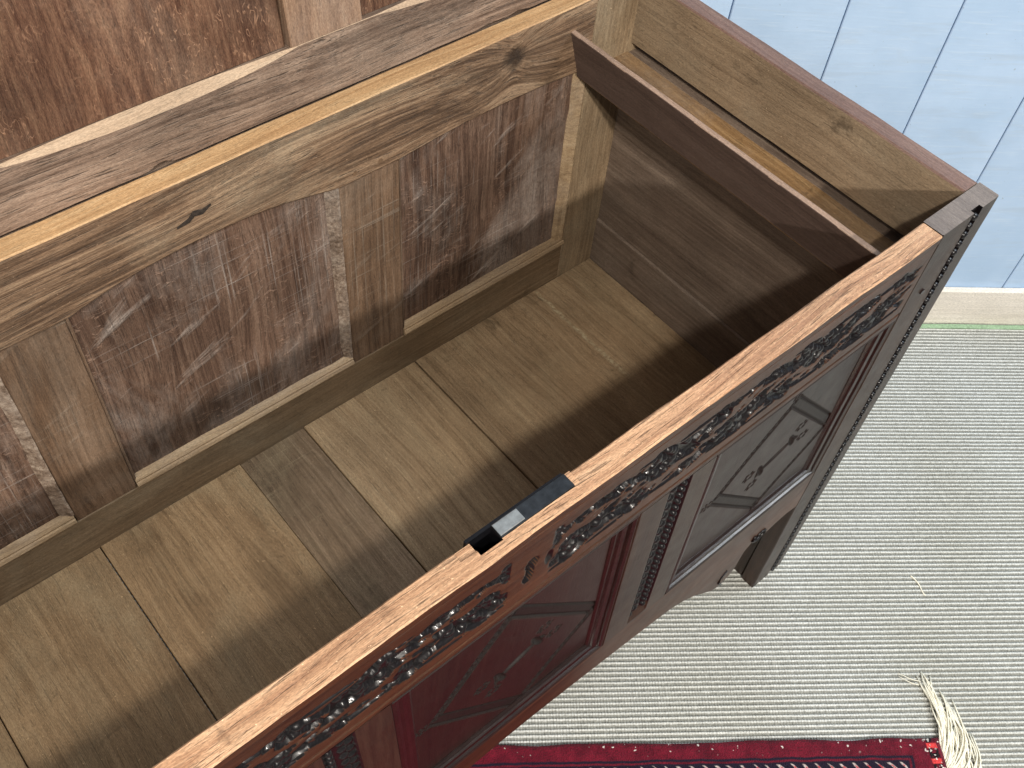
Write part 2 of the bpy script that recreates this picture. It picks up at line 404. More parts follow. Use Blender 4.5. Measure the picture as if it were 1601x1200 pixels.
pitch = 0.0072
nrib = 300
pts_rib = 6
vv = np.arange(nrib * pts_rib + 1) / pts_rib * pitch
uu = np.arange(-2.05, 1.3, 0.022)
prof = 0.0026 * np.abs(np.sin(np.pi * vv / pitch)) ** 0.8
U, V = np.meshgrid(uu, vv)
Zc = np.repeat(prof[:, None], len(uu), 1)
jit = rng.normal(0, 1, (nrib + 1, len(uu)))
ribid = np.minimum((vv / pitch + 1e-6).astype(int), nrib)
Zc = Zc * (1 + 0.08 * jit[ribid])
lat = np.cumsum(rng.normal(0, 0.00006, (nrib + 1, len(uu))), 1)
lat -= lat.mean(1, keepdims=True)
Vj = V + np.clip(lat[ribid], -0.0006, 0.0006) * (np.abs(np.sin(np.pi * V / pitch)))
Pc = np.stack([U, -Vj, Zc - 0.0026], -1)
carpet = grid_mesh('carpet', Pc, [carpet_mat()], None)
carpet.location = WP0; carpet.rotation_euler = (0, 0, WANG)
carpet['kind'] = 'structure'
edge = simple('green_carpet_binding', S(150, 178, 146), 0.9, nscale=300, var=0.3, bump=0.4)
board('edge_binding', 'X', -2.0, 1.28, -0.0225, -0.0132, -0.004, 0.0016, [edge], carpet, bev=0.001, seg=0.03, wob=0.0008)

def wall_mat():
    t = NT('pale_blue_painted_planks')
    co = t.coords(); r = t.rand()
    cr = t.vmath('ADD', co, t.comb(t.math('MULTIPLY', r, 17.0), 0, t.math('MULTIPLY', r, 9.0)))
    n1 = t.noise(t.vmath('MULTIPLY', cr, (16, 16, 260)), 1, 3, 0.6)     # brush and saw lines across the board
    n2 = t.noise(cr, 7, 5, 0.6)
    sp = t.noise(cr, 130, 2, 0.5)
    c = t.ramp(n2, [(0.3, S(176, 203, 233)), (0.7, S(194, 218, 246))])
    c = t.mix(t.maprange(n1, 0.55, 0.75, 0, 0.5), c, S(210, 226, 244))
    c = t.mix(t.math('MULTIPLY', t.maprange(sp, 0.70, 0.76), 0.45), c, S(138, 152, 160))
    n4 = t.noise(t.vmath('MULTIPLY', cr, (5, 5, 34)), 1, 5, 0.65, 0.8)
    c = t.mix(t.maprange(n4, 0.52, 0.72, 0, 0.45), c, S(176, 192, 208))
    v = t.math('MULTIPLY', t.math('SUBTRACT', r, 0.5), 0.12)
    c = t.mix(1.0, c, t.comb(t.math('ADD', 1, v), t.math('ADD', 1, v), t.math('ADD', 1, v)), 'MULTIPLY')
    t.put(t.bsdf.inputs['Base Color'], c)
    t.bsdf.inputs['Roughness'].default_value = 0.6
    t.put(t.bsdf.inputs['Normal'], t.bump(t.math('ADD', n1, t.math('MULTIPLY', n2, 0.6)), 0.25, 0.0012))
    return t.m
wall = empty('plank_wall', WP0, 'pale blue painted wall of vertical wooden planks behind the chest', 'wall', WANG)
wm = wall_mat()
dark_gap = simple('shadowed_backing_board', S(70, 74, 78), 0.9)
board('backing_board', 'X', -1.95, 1.2, 0.0135, 0.025, 0.0, 1.9, [dark_gap], wall, wob=0)
seams = [-0.2135 + 0.1555 * k for k in range(-11, 10)]
for k in range(len(seams) - 1):
    a, b = seams[k], seams[k + 1]
    board('plank', 'Z', a + 0.0009, b - 0.0009, 0.0, 0.013, 0.0, 1.9, [wm], wall, bev=0.0012, seg=0.08, wob=0.0004)
skm = oak('limewashed_skirting', S(214, 211, 200), S(230, 228, 220), S(240, 239, 233), 'X', 0.6, blotch=0.1, pores=0.2, dust=0.2, dustcol=S(206, 190, 150), bump=0.2)
board('skirting_board', 'X', -1.95, 1.2, -0.013, -0.0006, 0.0005, 0.0905, [skm], wall, bev=0.003, seg=0.03, wob=0.0007)

# ------------------------------------------------------------------ the chest
L, D, H = 1.158, 0.4815, 0.75
XC = -L / 2
T = 0.0223
YB = 0.4583
ZF = 0.3012
chest = empty('carved_chest', (0, 0, 0), 'large open antique oak chest with carved dark front and lid raised', 'chest')

def SHX(x, y, z):            # the old front has racked slightly: uprights lean
    return (x + 0.037 * max(0.0, 0.64 - z), y, z)
def mir(x): return -L - x

# --- floor planks
cuts = [-0.0255, -0.3457, -0.5215, -0.6127, -0.796, -0.965, -1.1325]
fm = ['floor_m', 'floor_a', 'floor_c', 'floor_b', 'floor_b', 'floor_b']
gap = [0.0006, 0.0012, 0.0006, 0.0003, 0.0007, 0.0006, 0.0006]
lift = [0, -0.0004, -0.0016, 0.0004, -0.0004, 0]
for i in range(6):
    board('floor_plank', 'Y', cuts[i + 1] + gap[i + 1], cuts[i] - gap[i], T + 0.0008, YB - 0.0008, ZF - 0.018, ZF + lift[i],
          [M[fm[i]]], chest, bev=0.0007, seg=0.03, wob=0.00035)

# --- back frame
def arch_rail():
    # top rail of the back, its lower edge cut in shallow arches over the panels
    def low(x):
        z = 0.6535
        for (c, hw, a) in ((-0.5857, 0.147, 0.019), (-0.2245, 0.137, 0.0075), (-0.936, 0.134, 0.012)):
            q = (x - c) / hw
            if abs(q) < 1: z += a * (1 - q * q)
        return z
    bm = bmesh.new(); rings = []
    xs = np.linspace(-L + 0.0905, -0.0905, 110)
    for x in xs:
        z0 = low(x)
        poly = [(YB + 0.0028, z0), (D, z0), (D, H), (YB + 0.0012, H), (YB, H - 0.0012), (YB, z0 + 0.0035)]
        rings.append([bm.verts.new(jitter((x, u, v), 0.0006)) for u, v in poly])
    for i in range(len(xs) - 1):
        for j in range(6):
            f = bm.faces.new((rings[i][j], rings[i][(j + 1) % 6], rings[i + 1][(j + 1) % 6], rings[i + 1][j]))
            f.material_index = 1 if j in (2, 3) else 0
    bm.faces.new(rings[0][::-1]); bm.faces.new(rings[-1])
    return bm_obj('back_rail', bm, [M['back_rail'], M['back_top']], chest)
brail = arch_rail()
def peg(name, x, y, z, r, axis, parent, mat=None, out=0.0008):
    bm = bmesh.new()
    bmesh.ops.create_cone(bm, cap_ends=True, segments=9, radius1=r, radius2=r * 0.85, depth=0.006)
    rot = {'-Y': Matrix.Rotation(math.pi / 2, 4, 'X'), '-X': Matrix.Rotation(-math.pi / 2, 4, 'Y')}[axis]
    d = {'-Y': Vector((0, -1, 0)), '-X': Vector((-1, 0, 0))}[axis]
    bmesh.ops.transform(bm, matrix=Matrix.Translation(Vector((x, y, z)) + d * (out - 0.003)) @ rot, verts=bm.verts)
    for v in bm.verts: v.co = jitter(v.co, 0.0003, 200)
    return bm_obj(name, bm, [mat or M['peg']], parent)
for (x, z) in ((-0.3863, 0.6668), (-0.4183, 0.666)): peg('peg', x, YB, z, 0.0032, '-Y', brail)
# old iron clench of the lock strap, a dark chevron let into the rail
bm = bmesh.new()
arm = [(-0.613, 0.7005), (-0.600, 0.7035), (-0.5945, 0.7085), (-0.586, 0.7065), (-0.5765, 0.7105)]
wd = [0.0006, 0.0022, 0.0030, 0.0026, 0.0008]
fr, bk = [], []
for (x, z), w in zip(arm, wd):
    fr.append((bm.verts.new((x, YB - 0.0014, z - w)), bm.verts.new((x, YB - 0.0014, z + w))))
    bk.append((bm.verts.new((x, YB + 0.002, z - w * 1.2)), bm.verts.new((x, YB + 0.002, z + w * 1.2))))
for i in range(4):
    bm.faces.new((fr[i][0], fr[i + 1][0], fr[i + 1][1], fr[i][1]))
    bm.faces.new((fr[i][0], bk[i][0], bk[i + 1][0], fr[i + 1][0])); bm.faces.new((fr[i][1], fr[i + 1][1], bk[i + 1][1], bk[i][1]))
bm_obj('iron_clench', bm, [simple('rusted_clench_iron', S(62, 54, 48), 0.6, 0.3, 300, 0.6, 0.6)], brail)

bl = board('back_bottom_rail', 'X', -L + 0.0905, -0.0905, YB, D, 0.272, 0.3665, [M['back_low']], chest, bev=0.001, wob=0.0005)
peg('peg', -0.382, YB, 0.3555, 0.003, '-Y', bl)
for x in (-0.0905, -L + 0.0005):
    board('back_stile', 'Z', x + 0.0005, x + 0.0895, YB, D, 0.0, H - 0.0004, [M['back_stile']], chest, bev=0.001, wob=0.0006)
# muntins; their left edge carries a rough stopped chamfer
MU = [(-0.4385, -0.3625), (-0.8030, -0.7330)]
for (a, b) in MU:
    mo = board('back_muntin', 'Z', a, b, YB + 0.0008, D - 0.001, 0.367, 0.653, [M['back_muntin']], chest, bev=0.001, wob=0.0006)
    poly = [(a - 0.0145, YB + 0.0085), (a - 0.0003, YB + 0.0085), (a - 0.0003, YB + 0.0012), (a - 0.003, YB + 0.0012), (a - 0.009, YB + 0.0050)]
    extrude('chamfer', poly, 'Z', 0.379, 0.6655, [M['chamfer']], mo, seg=0.006, wob=0.0011)
    extrude('bead', [(b + 0.0002, YB + 0.001), (b + 0.003, YB + 0.003), (b + 0.0045, YB + 0.0085), (b + 0.0002, YB + 0.0085)], 'Z', 0.379, 0.656, [M['back_muntin']], mo, seg=0.02, wob=0.0004)
# panels
PAN = [(-0.3660, -0.0860), (-0.7365, -0.4350), (-1.070, -0.8000)]
for (a, b) in PAN:
    nx, nz = 70, 70
    xs = np.linspace(a, b, nx); zs = np.linspace(0.368, 0.690, nz)
    X, Z = np.meshgrid(xs, zs)
    Y = np.full_like(X, YB + 0.0075)
    for i in range(nz):
        for j in range(nx):
            p = Vector((X[i, j] * 9, Z[i, j] * 4.5, a * 5))
            h = noise.noise(p) * 0.0016 + noise.noise(Vector((X[i, j] * 60, Z[i, j] * 6, 3))) * 0.0004
            # long diagonal adze scars
            q = noise.noise(Vector((X[i, j] * 5 + Z[i, j] * 3, (Z[i, j] - X[i, j] * 0.45) * 30, a)))
            h += -0.0011 * max(0, q - 0.3) * 4
            Y[i, j] += h
    Y = np.clip(Y, YB + 0.0045, YB + 0.0105)
    grid_mesh('back_panel', np.stack([X, Y, Z], -1), [M['back_panel']], chest)
    board('panel_back', 'Z', a, b, YB + 0.0125, D - 0.0015, 0.368, 0.690, [M['back_low']], chest, wob=0)
    lo = 0.3668
    poly = [(YB - 0.0012, lo), (YB - 0.0024, lo + 0.003), (YB - 0.0010, lo + 0.0065), (YB + 0.001, lo + 0.0072), (YB + 0.0004, lo + 0.010),
            (YB + 0.003, lo + 0.0135), (YB + 0.0078, lo + 0.0165), (YB + 0.009, lo)]
    extrude('panel_moulding', poly, 'X', a + 0.0045, b - 0.0045 if b < -0.1 else b - 0.002, [M['moulding_pale']], chest, seg=0.012, wob=0.0005)
# pale moulding against the right stile
x0 = -0.0912
poly = [(x0, YB + 0.008), (x0, YB - 0.001), (x0 - 0.003, YB - 0.002), (x0 - 0.006, YB - 0.0004), (x0 - 0.0075, YB + 0.001), (x0 - 0.012, YB + 0.002), (x0 - 0.0155, YB + 0.007), (x0 - 0.0155, YB + 0.009)]
extrude('panel_moulding', poly, 'Z', 0.380, 0.6575, [M['moulding_pale']], chest, seg=0.012, wob=0.0005)

# --- sides
def side(mirror):
    f = (lambda x0, x1: (mir(x1), mir(x0))) if mirror else (lambda x0, x1: (x0, x1))
    a, b = f(-0.0258, -0.001); board('side_bottom_rail', 'Y', a, b, T + 0.0003, YB - 0.0003, 0.27, 0.3800, [M['right_wall']], chest, bev=0.0022, seg=0.015, wob=0.0005)
    a, b = f(-0.0232, -0.004); board('side_panel', 'Y', a, b, T + 0.0003, YB - 0.0003, 0.3803, 0.652, [M['right_wall']], chest, bev=0.0008, seg=0.02, wob=0.0006)
    a, b = f(-0.008, -0.003); board('groove_board', 'Y', a, b, T + 0.0003, YB - 0.0003, 0.6523, 0.6637, [M['till_plank']], chest, bev=0.0005, wob=0.0)
    a, b = f(-0.0223, 0.0); board('side_top_rail', 'Y', a, b, T + 0.0012, YB - 0.0003, 0.664, H - 0.0003, [M['right_top'], M['right_edge']], chest, bev=0.0016, seg=0.015, wob=0.0006, pick=up_is_1)
    a, b = f(-0.026, -0.003); board('back_leg_block', 'Z', a, b, YB - 0.04, YB - 0.0005, 0.0, 0.2695, [M['front_z']], chest)
side(False); side(True)

# --- the candle till at the right end: a canted plank and a narrow bottom
poly = [(-0.1070, 0.6525), (-0.1076, 0.6550), (-0.1266, 0.7176), (-0.1262, 0.7184), (-0.1218, 0.7198), (-0.1210, 0.7194), (-0.1012, 0.6550), (-0.1010, 0.6525)]
def till_pick(n, c): return 1 if n.z > 0.45 else 0
till = extrude('till_plank', poly, 'Y', T + 0.0005, YB + 0.0004, [M['till_plank'], M['till_edge']], chest, seg=0.015, wob=0.00035, pick=till_pick)
board('till_bottom', 'Y', -0.1005, -0.0242, T + 0.0005, YB + 0.0002, 0.6445, 0.6535, [M['till_floor']], till, bev=0.0008, wob=0.0006)

# --- front: top rail with the carved frieze
RB = 0.634
poly = [(0.0012, H), (0.0, H - 0.0014), (0.0, H - 0.0095), (0.0056, H - 0.0097), (0.0056, RB), (T, RB), (T, H - 0.0016), (T - 0.0014, H)]
def rail_pick(n, c): return 1 if (n.z > 0.35 or n.y > 0.5) else 0
frail = extrude('front_rail', poly, 'X', -L + 0.0912, -0.0912, [M['front_x'], M['rail_top']], chest, seg=0.008, wob=0.00095, pick=rail_pick)
# cut the lock mortise through the inner edge
def cut(o, boxes):
    for (x0, x1, y0, y1, z0, z1) in boxes:
        bm = bmesh.new(); bmesh.ops.create_cube(bm, size=1)
        for v in bm.verts:
            v.co = ((x0 + x1) / 2 + v.co.x * (x1 - x0), (y0 + y1) / 2 + v.co.y * (y1 - y0), (z0 + z1) / 2 + v.co.z * (z1 - z0))
        me = bpy.data.meshes.new('cutter'); bm.to_mesh(me); bm.free()
        c = bpy.data.objects.new('cutter', me); COL.objects.link(c)
        md = o.modifiers.new('cut', 'BOOLEAN'); md.operation = 'DIFFERENCE'; md.object = c; md.solver = 'EXACT'
        dg = bpy.context.evaluated_depsgraph_get(); dg.update()
        new = bpy.data.meshes.new_from_object(o.evaluated_get(dg))
        o.modifiers.remove(md); old = o.data; o.data = new; new.name = old.name
        bpy.data.objects.remove(c); bpy.data.meshes.remove(me)
cut(frail, [(-0.6225, -0.6025, 0.0090, 0.03, 0.715, 0.76), (-0.6025, -0.5335, 0.0104, 0.03, 0.7478, 0.76), (-0.6365, -0.6225, 0.0135, 0.03, 0.7480, 0.76)])
frail.data.materials.append(M['iron_and_cavity_black'])
for f in frail.data.polygons:
    c = f.center
    if -0.6228 < c.x < -0.6022 and c.y > 0.0088 and 0.714 < c.z < H - 0.0012: f.material_index = 2  # cut faces of the mortise painted black as the shade of the hole
for f in frail.data.polygons:
    c = f.center
    if -0.6368 < c.x < -0.6224 and c.y > 0.013 and 0.7476 < c.z: f.material_index = 1
# lock: iron plate let into the rail, its case inside the rail
lock = extrude('lock', chamf(0.0108, T + 0.0012, 0.7472, 0.7506, 0.0004), 'X', -0.6024, -0.5335, [M['iron']], chest, seg=0.006, wob=0.00025)
extrude('selvedge', chamf(0.0112, T + 0.0006, 0.7472, 0.7502, 0.0003), 'X', -0.5333, -0.5285, [M['rail_top']], lock, seg=0.004, wob=0.0003)
extrude('polished_slot_glint', chamf(0.0120, T + 0.0002, 0.7476, 0.7513, 0.0005), 'X', -0.6022, -0.5800, [M['iron_glint']], lock, seg=0.006, wob=0.0002)  # polished slot, its bright reflection put into the metal colour
extrude('case', [(T + 0.0002, 0.690), (T + 0.0030, 0.690), (T + 0.0030, 0.7500), (T + 0.0002, 0.7500)], 'X', -0.625, -0.5345, [M['iron_and_cavity_black']], lock, seg=0.01, wob=0.0002)
extrude('mortise_lining', [(0.0094, 0.7155), (T, 0.7155), (T, 0.7165), (0.0104, 0.7165), (0.0104, 0.7425), (0.0094, 0.7425)], 'X', -0.622, -0.603, [M['iron_and_cavity_black']], lock, seg=0.01, wob=0.0002)

def smooth01(v): return np.clip(v, 0, 1) ** 2 * (3 - 2 * np.clip(v, 0, 1))

def frieze(u, z, seed=3):
    """depth (m) and stain mask of the carving; u = distance along the rail from its middle, mirrored"""
    r = np.random.RandomState(seed)
    zc = 0.6915
    w = z - zc
    a = np.abs(u)
    dep = np.zeros_like(u); mask = np.zeros(u.shape, bool)
    P = 0.186
    vine = 0.0145 * np.sin(2 * np.pi * (a - 0.020) / P)
    slope = 0.0145 * 2 * np.pi / P * np.cos(2 * np.pi * (a - 0.020) / P)
    dv = (w - vine) / np.sqrt(1 + slope ** 2)
    live = smooth01((a - 0.020) / 0.006) * smooth01((0.480 - a) / 0.01)
    def gouge(cx, cz, lx, lz, ang, d, sharp=1.0, bend=0.0):
        nonlocal dep, mask
        c, s = math.cos(ang), math.sin(ang)
        p = (a - cx) * c + (w - cz) * s; q = -(a - cx) * s + (w - cz) * c - bend * ((a - cx) ** 2)
        taper = np.clip(0.35 + 0.65 * (p / lx * 0.5 + 0.5), 0.2, 1.0)
        e = (p / lx) ** 2 + (q / (lz * taper)) ** 2
        g = d * np.clip(1 - e, 0, 1) ** sharp
        dep = np.maximum(dep, g * live); mask |= (g * live > 0.0005)
    def cluster(cx, cz, rx, rz, ang, n, d=0.0046):
        nonlocal dep, mask
        c, s = math.cos(ang), math.sin(ang)
        p = (a - cx) * c + (w - cz) * s; q = -(a - cx) * s + (w - cz) * c
        th = np.arctan2(q / rz, p / rx)
        e = np.sqrt((p / rx) ** 2 + (q / rz) ** 2) / (1 + 0.20 * np.cos(5 * th + cx * 60))
        base = d * smooth01((1 - e) / 0.18)
        b = np.zeros_like(a)
        for _ in range(n):
            rr = math.sqrt(r.rand()) * 0.85; tt = r.rand() * 2 * math.pi
            bx, bz = rr * rx * math.cos(tt), rr * rz * math.sin(tt)
            rad = 0.0036 + 0.0024 * r.rand()
            ee = ((p - bx) ** 2 + ((q - bz) * 1.25) ** 2) / rad ** 2
            b = np.maximum(b, 0.0042 * np.sqrt(np.clip(1 - ee, 0, 1)))
        res = np.clip(base - b * (base > 0.001), 0, None)
        dep = np.maximum(dep, res * live); mask |= (base * live > 0.0006)
    k = 0
    cx = 0.052
    while cx < 0.47:
        sg = 1 if k % 2 == 0 else -1
        # vine crest here is +sg ; a lobed leaf fills the opposite hollow, a bud sits above
        cluster(cx + 0.002, -sg * 0.0125, 0.040, 0.0195, sg * 0.20, 26)
        cluster(cx - 0.036, sg * 0.0190, 0.024, 0.0125, 0.32 * sg, 11, 0.0046)
        cluster(cx + 0.030, sg * 0.0235, 0.017, 0.0085, -0.25 * sg, 7, 0.0044)
        for j in range(3):
            gouge(cx + 0.034 + 0.012 * j, sg * (0.019 - 0.0090 * j), 0.030, 0.0042, 0.26 * sg, 0.0050, 0.5, 2.0 * sg)
        gouge(cx - 0.002, sg * 0.0275, 0.034, 0.0042, 0.10 * sg, 0.0050, 0.6, -3.0 * sg)
        gouge(cx + 0.052, -sg * 0.0235, 0.020, 0.0066, -0.40 * sg, 0.0050, 0.6)
        gouge(cx - 0.044, -sg * 0.0240, 0.018, 0.0060, 0.55 * sg, 0.0050, 0.6)
        gouge(cx + 0.030, -sg * 0.0305, 0.024, 0.0032, 0.04, 0.0044, 0.6)
        gouge(cx - 0.020, -sg * 0.0315, 0.018, 0.0028, -0.06, 0.0044, 0.6)
        for j in range(9):
            gouge(cx - 0.034 + 0.010 * j + r.uniform(-.003, .003), sg * r.uniform(0.003, 0.028), 0.0066, 0.0036, r.uniform(-1, 1), 0.0040, 0.7)
        cx += P / 2; k += 1
    # ribbon of the vine stays proud
    keep = smooth01((0.0036 - np.abs(dv)) / 0.0014)
    dep = dep * (1 - 0.85 * keep); mask &= ~((keep > 0.6) & (dep < 0.0012))
    # keyhole
    for (dz, rad) in ((0.007, 0.0060), (-0.004, 0.0042), (-0.012, 0.0048)):
        e = ((u - dz * 0.12) / rad) ** 2 + ((w - dz) / 0.0085) ** 2
        dep = np.where(e < 1, 0.0052, dep); mask |= e < 1
    for sx in (1,):
        e = ((u - sx * 0.0190) / 0.0036) ** 2 + ((w + 0.004 * sx) / 0.011) ** 2
        dep = np.maximum(dep, 0.0030 * np.clip(1 - e, 0, 1)); mask |= e < 0.9
    # shallow tooling all over
    dep = dep + 0.00018 * np.sin(u * 410 + np.sin(z * 300)) * (~mask) * 0.5
    return np.clip(dep, 0, 0.0053), mask

xs = np.arange(-L + 0.0912, -0.0910, 0.00115); zs = np.arange(RB + 0.0002, H - 0.0093, 0.00115)
X, Z = np.meshgrid(xs, zs)
dep, mk = frieze(X - XC, Z)
# the small bead run along the bottom of the rail
qb = (Z - (RB + 0.0095)) / 0.0022
dep = np.maximum(dep, 0.0016 * np.clip(1 - qb ** 2, 0, 1))
P3 = np.stack([X, dep + 0.0001, Z], -1)
bor = P3.copy()
full = np.concatenate([bor[:1] * [1, 0, 1] + [0, 0.0057, 0], P3, bor[-1:] * [1, 0, 1] + [0, 0.0057, 0]], 0)
mkf = np.concatenate([mk[:1] & False, mk, mk[:1] & False], 0).astype(int)
grid_mesh('frieze_carving', full, [M['front_x'], M['carving']], frail, mkf)

# --- front posts with a sunk run of beads
def post(mirror):
    g0, g1 = -0.0415, -0.0275
    poly = [(-0.0905, T), (-0.0905, 0.0012), (-0.0893, 0), (g0, 0), (g0, 0.0042), (g1, 0.0042), (g1, 0), (-0.0012, 0), (0, 0.0012), (0, T)]
    def warp(x, y, z):
        k = 0.0
        if x < -0.06: k = 0.037 * max(0.0, 0.70 - z)
        elif x < -0.02: k = 0.018 * max(0.0, 0.70 - z)
        x = x + k
        return (mir(x) if mirror else x, y, z)
    def pick(n, c):
        if n.z > 0.6: return 1
        gx = mir(c.x) if mirror else c.x
        k = 0.018 * max(0.0, 0.70 - c.z)
        return 2 if (g0 - 0.001 < gx - k < g1 + 0.001 and c.y > 0.0004 and c.y < 0.008) else 0
    p = extrude('corner_post', poly, 'Z', 0.0, H + 0.0006, [M['front_z'], M['post_top'], M['carving']], chest, seg=0.02, wob=0.0004, warp=warp, pick=pick)
    bm = bmesh.new(); z = 0.010
    while z < H - 0.006:
        ret = bmesh.ops.create_icosphere(bm, subdivisions=1, radius=0.0047)
        cx = (g0 + g1) / 2 + 0.018 * max(0.0, 0.70 - z)
        if mirror: cx = mir(cx)
        rr = random.uniform(0.85, 1.1)
        for v in ret['verts']: v.co = Vector((v.co.x * rr + cx + 0.0, v.co.y * 0.9 + 0.0012, v.co.z * rr + z))
        z += 0.0118
    for f in bm.faces: f.smooth = True
    bm_obj('bead_run', bm, [M['carving']], p, 'stuff')
    a, b = -0.0625, -0.0015
    if mirror: a, b = mir(b), mir(a)
    board('leg_block', 'Z', a, b, T + 0.0002, 0.056, 0.0, 0.2815, [M['front_z']], p, bev=0.003, wob=0.0006)
    xx = mir(-0.0638) if mirror else -0.0638
    peg('peg', xx, 0.0, 0.658, 0.0036, '-Y', p, M['front_mould'], 0.0014)
post(False); post(True)

# --- front bottom rail with its shaped apron
half = [(-0.0645, 0.245), (-0.094, 0.252), (-0.116, 0.249), (-0.132, 0.243), (-0.143, 0.247), (-0.152, 0.252), (-0.163, 0.249), (-0.171, 0.238), (-0.1735, 0.222), (-0.1745, 0.203), (-0.179, 0.187),
        (-0.189, 0.177), (-0.2019, 0.1745), (-0.215, 0.181), (-0.228, 0.194), (-0.2433, 0.209), (-0.262, 0.227), (-0.2821, 0.242), (-0.305, 0.253), (-0.335, 0.260), (-0.3645, 0.265), (-0.415, 0.272), (-0.467, 0.279), (-0.53, 0.286), (-0.579, 0.288)]
low = half + [(mir(x), z) for x, z in half[-2::-1]]
ZT = 0.336
def outline_prism(name, top, low, y0, y1, mats, parent, bev=0.0025):
    bm = bmesh.new()
    n = len(low)
    tx = lambda x: x
    F = [[], []]
    for (x, z) in low:
        zt = top
        a = bm.verts.new((x, y0, zt)); b = bm.verts.new((x, y0, z + bev)); c = bm.verts.new((x, y0 + bev, z)); d = bm.verts.new((x, y1, z)); e = bm.verts.new((x, y1, zt))
        F[0].append((a, b, c, d, e))
    for i in range(n - 1):
        p, q = F[0][i], F[0][i + 1]
        for k in range(5):
            bm.faces.new((p[k], q[k], q[(k + 1) % 5], p[(k + 1) % 5]))
    bm.faces.new(F[0][0]); bm.faces.new(F[0][-1][::-1])
    return bm_obj(name, bm, mats, parent)
# stretch the rail's ends to the leaning posts
apr = outline_prism('front_bottom_rail', ZT, low, 0.0004, T, [M['front_x']], chest)
for sgn in (0, 1):                                        # carved scroll eyes beside the feet
    bm = bmesh.new()
    cx, cz = -0.150, 0.262
    pts = []
    for k in range(22):
        th = k / 21 * 2 * math.pi * 1.25
        rr = 0.0115 * (1 - k / 21 * 0.72)
        x = cx + rr * 1.35 * math.cos(th + 2.4)
        pts.append(((mir(x) if sgn else x), -0.0002, cz + rr * math.sin(th + 2.4)))
    tube_into(bm, pts, 0.0024, 0.0013, 6)
    bm_obj('scroll', bm, [M['carving']], apr)
    bm = bmesh.new()
    pts = [(-0.196 - 0.0001, -0.0001, 0.1785), (-0.205, -0.0001, 0.194), (-0.203, -0.0001, 0.210), (-0.196, -0.0001, 0.218)]
    pts = [((mir(x) if sgn else x), y, z) for x, y, z in pts]
    tube_into(bm, pts, 0.0022, 0.0008, 6)
    bm_obj('scroll', bm, [M['carving']], apr)

# --- front muntins with carved bead strips
def muntin(a, b, flip):
    nx0, nz0 = 0.0012, 0.0012
    xs = np.arange(a, b + 1e-6, nx0); zs = np.arange(ZT + 0.0004, RB - 0.0002, nz0)
    X, Z = np.meshgrid(xs, zs)
    s0, s1 = (a + 0.035, a + 0.0635)
    u = (X - s0) / (s1 - s0)
    if flip: u = 1 - u
    zin = (Z > 0.352 + 0.012 * (u)) & (Z < 0.632)
    ins = (u > 0) & (u < 1) & zin
    dep = np.where(ins, 0.0042, 0.0)
    # bead column along one side, scaled leafwork along the other
    ub = 0.80; pit = 0.0112
    zz = (Z / pit) % 1.0 - 0.5
    e = ((u - ub) * (s1 - s0) / 0.0038) ** 2 + (zz * pit / 0.0044) ** 2
    dep = np.where(ins, dep - 0.0046 * np.sqrt(np.clip(1 - e, 0, 1)), dep)
    p2 = 0.0080
    row = np.floor(Z / p2)
    zz2 = (Z / p2) % 1.0 - 0.5
    uo = 0.18 + 0.22 * (row % 2)
    e2 = ((u - uo) * (s1 - s0) / 0.0042) ** 2 + (zz2 * p2 / 0.0036) ** 2
    dep = np.where(ins, dep - 0.0026 * np.sqrt(np.clip(1 - e2, 0, 1)), dep)
    # sloped foot of the strip
    foot = (u > 0) & (u < 1) & (Z <= 0.352 + 0.012 * u) & (Z > 0.344)
    dep = np.where(foot, 0.0042 * np.clip((Z - 0.344) / (0.008 + 0.012 * u), 0, 1), dep)
    Xs = X + 0.037 * np.maximum(0, 0.64 - Z)
    P3 = np.stack([Xs, dep + 0.0002, Z], -1)
    L0 = P3[:, :1] * [1, 0, 1] + [0, T, 0]; R0 = P3[:, -1:] * [1, 0, 1] + [0, T, 0]
    full = np.concatenate([L0, P3, R0], 1)
    mk = np.concatenate([ins[:, :1] & False, ins, ins[:, :1] & False], 1).astype(int)
    return grid_mesh('front_muntin', full, [M['front_z'], M['carving']], chest, mk)
FP = [(-0.353, -0.0885), (-0.7085, -0.4485), (-1.0695, -0.805)]     # panel openings
muntin(FP[1][1], FP[0][0], False)
muntin(FP[2][1], FP[1][0], True)

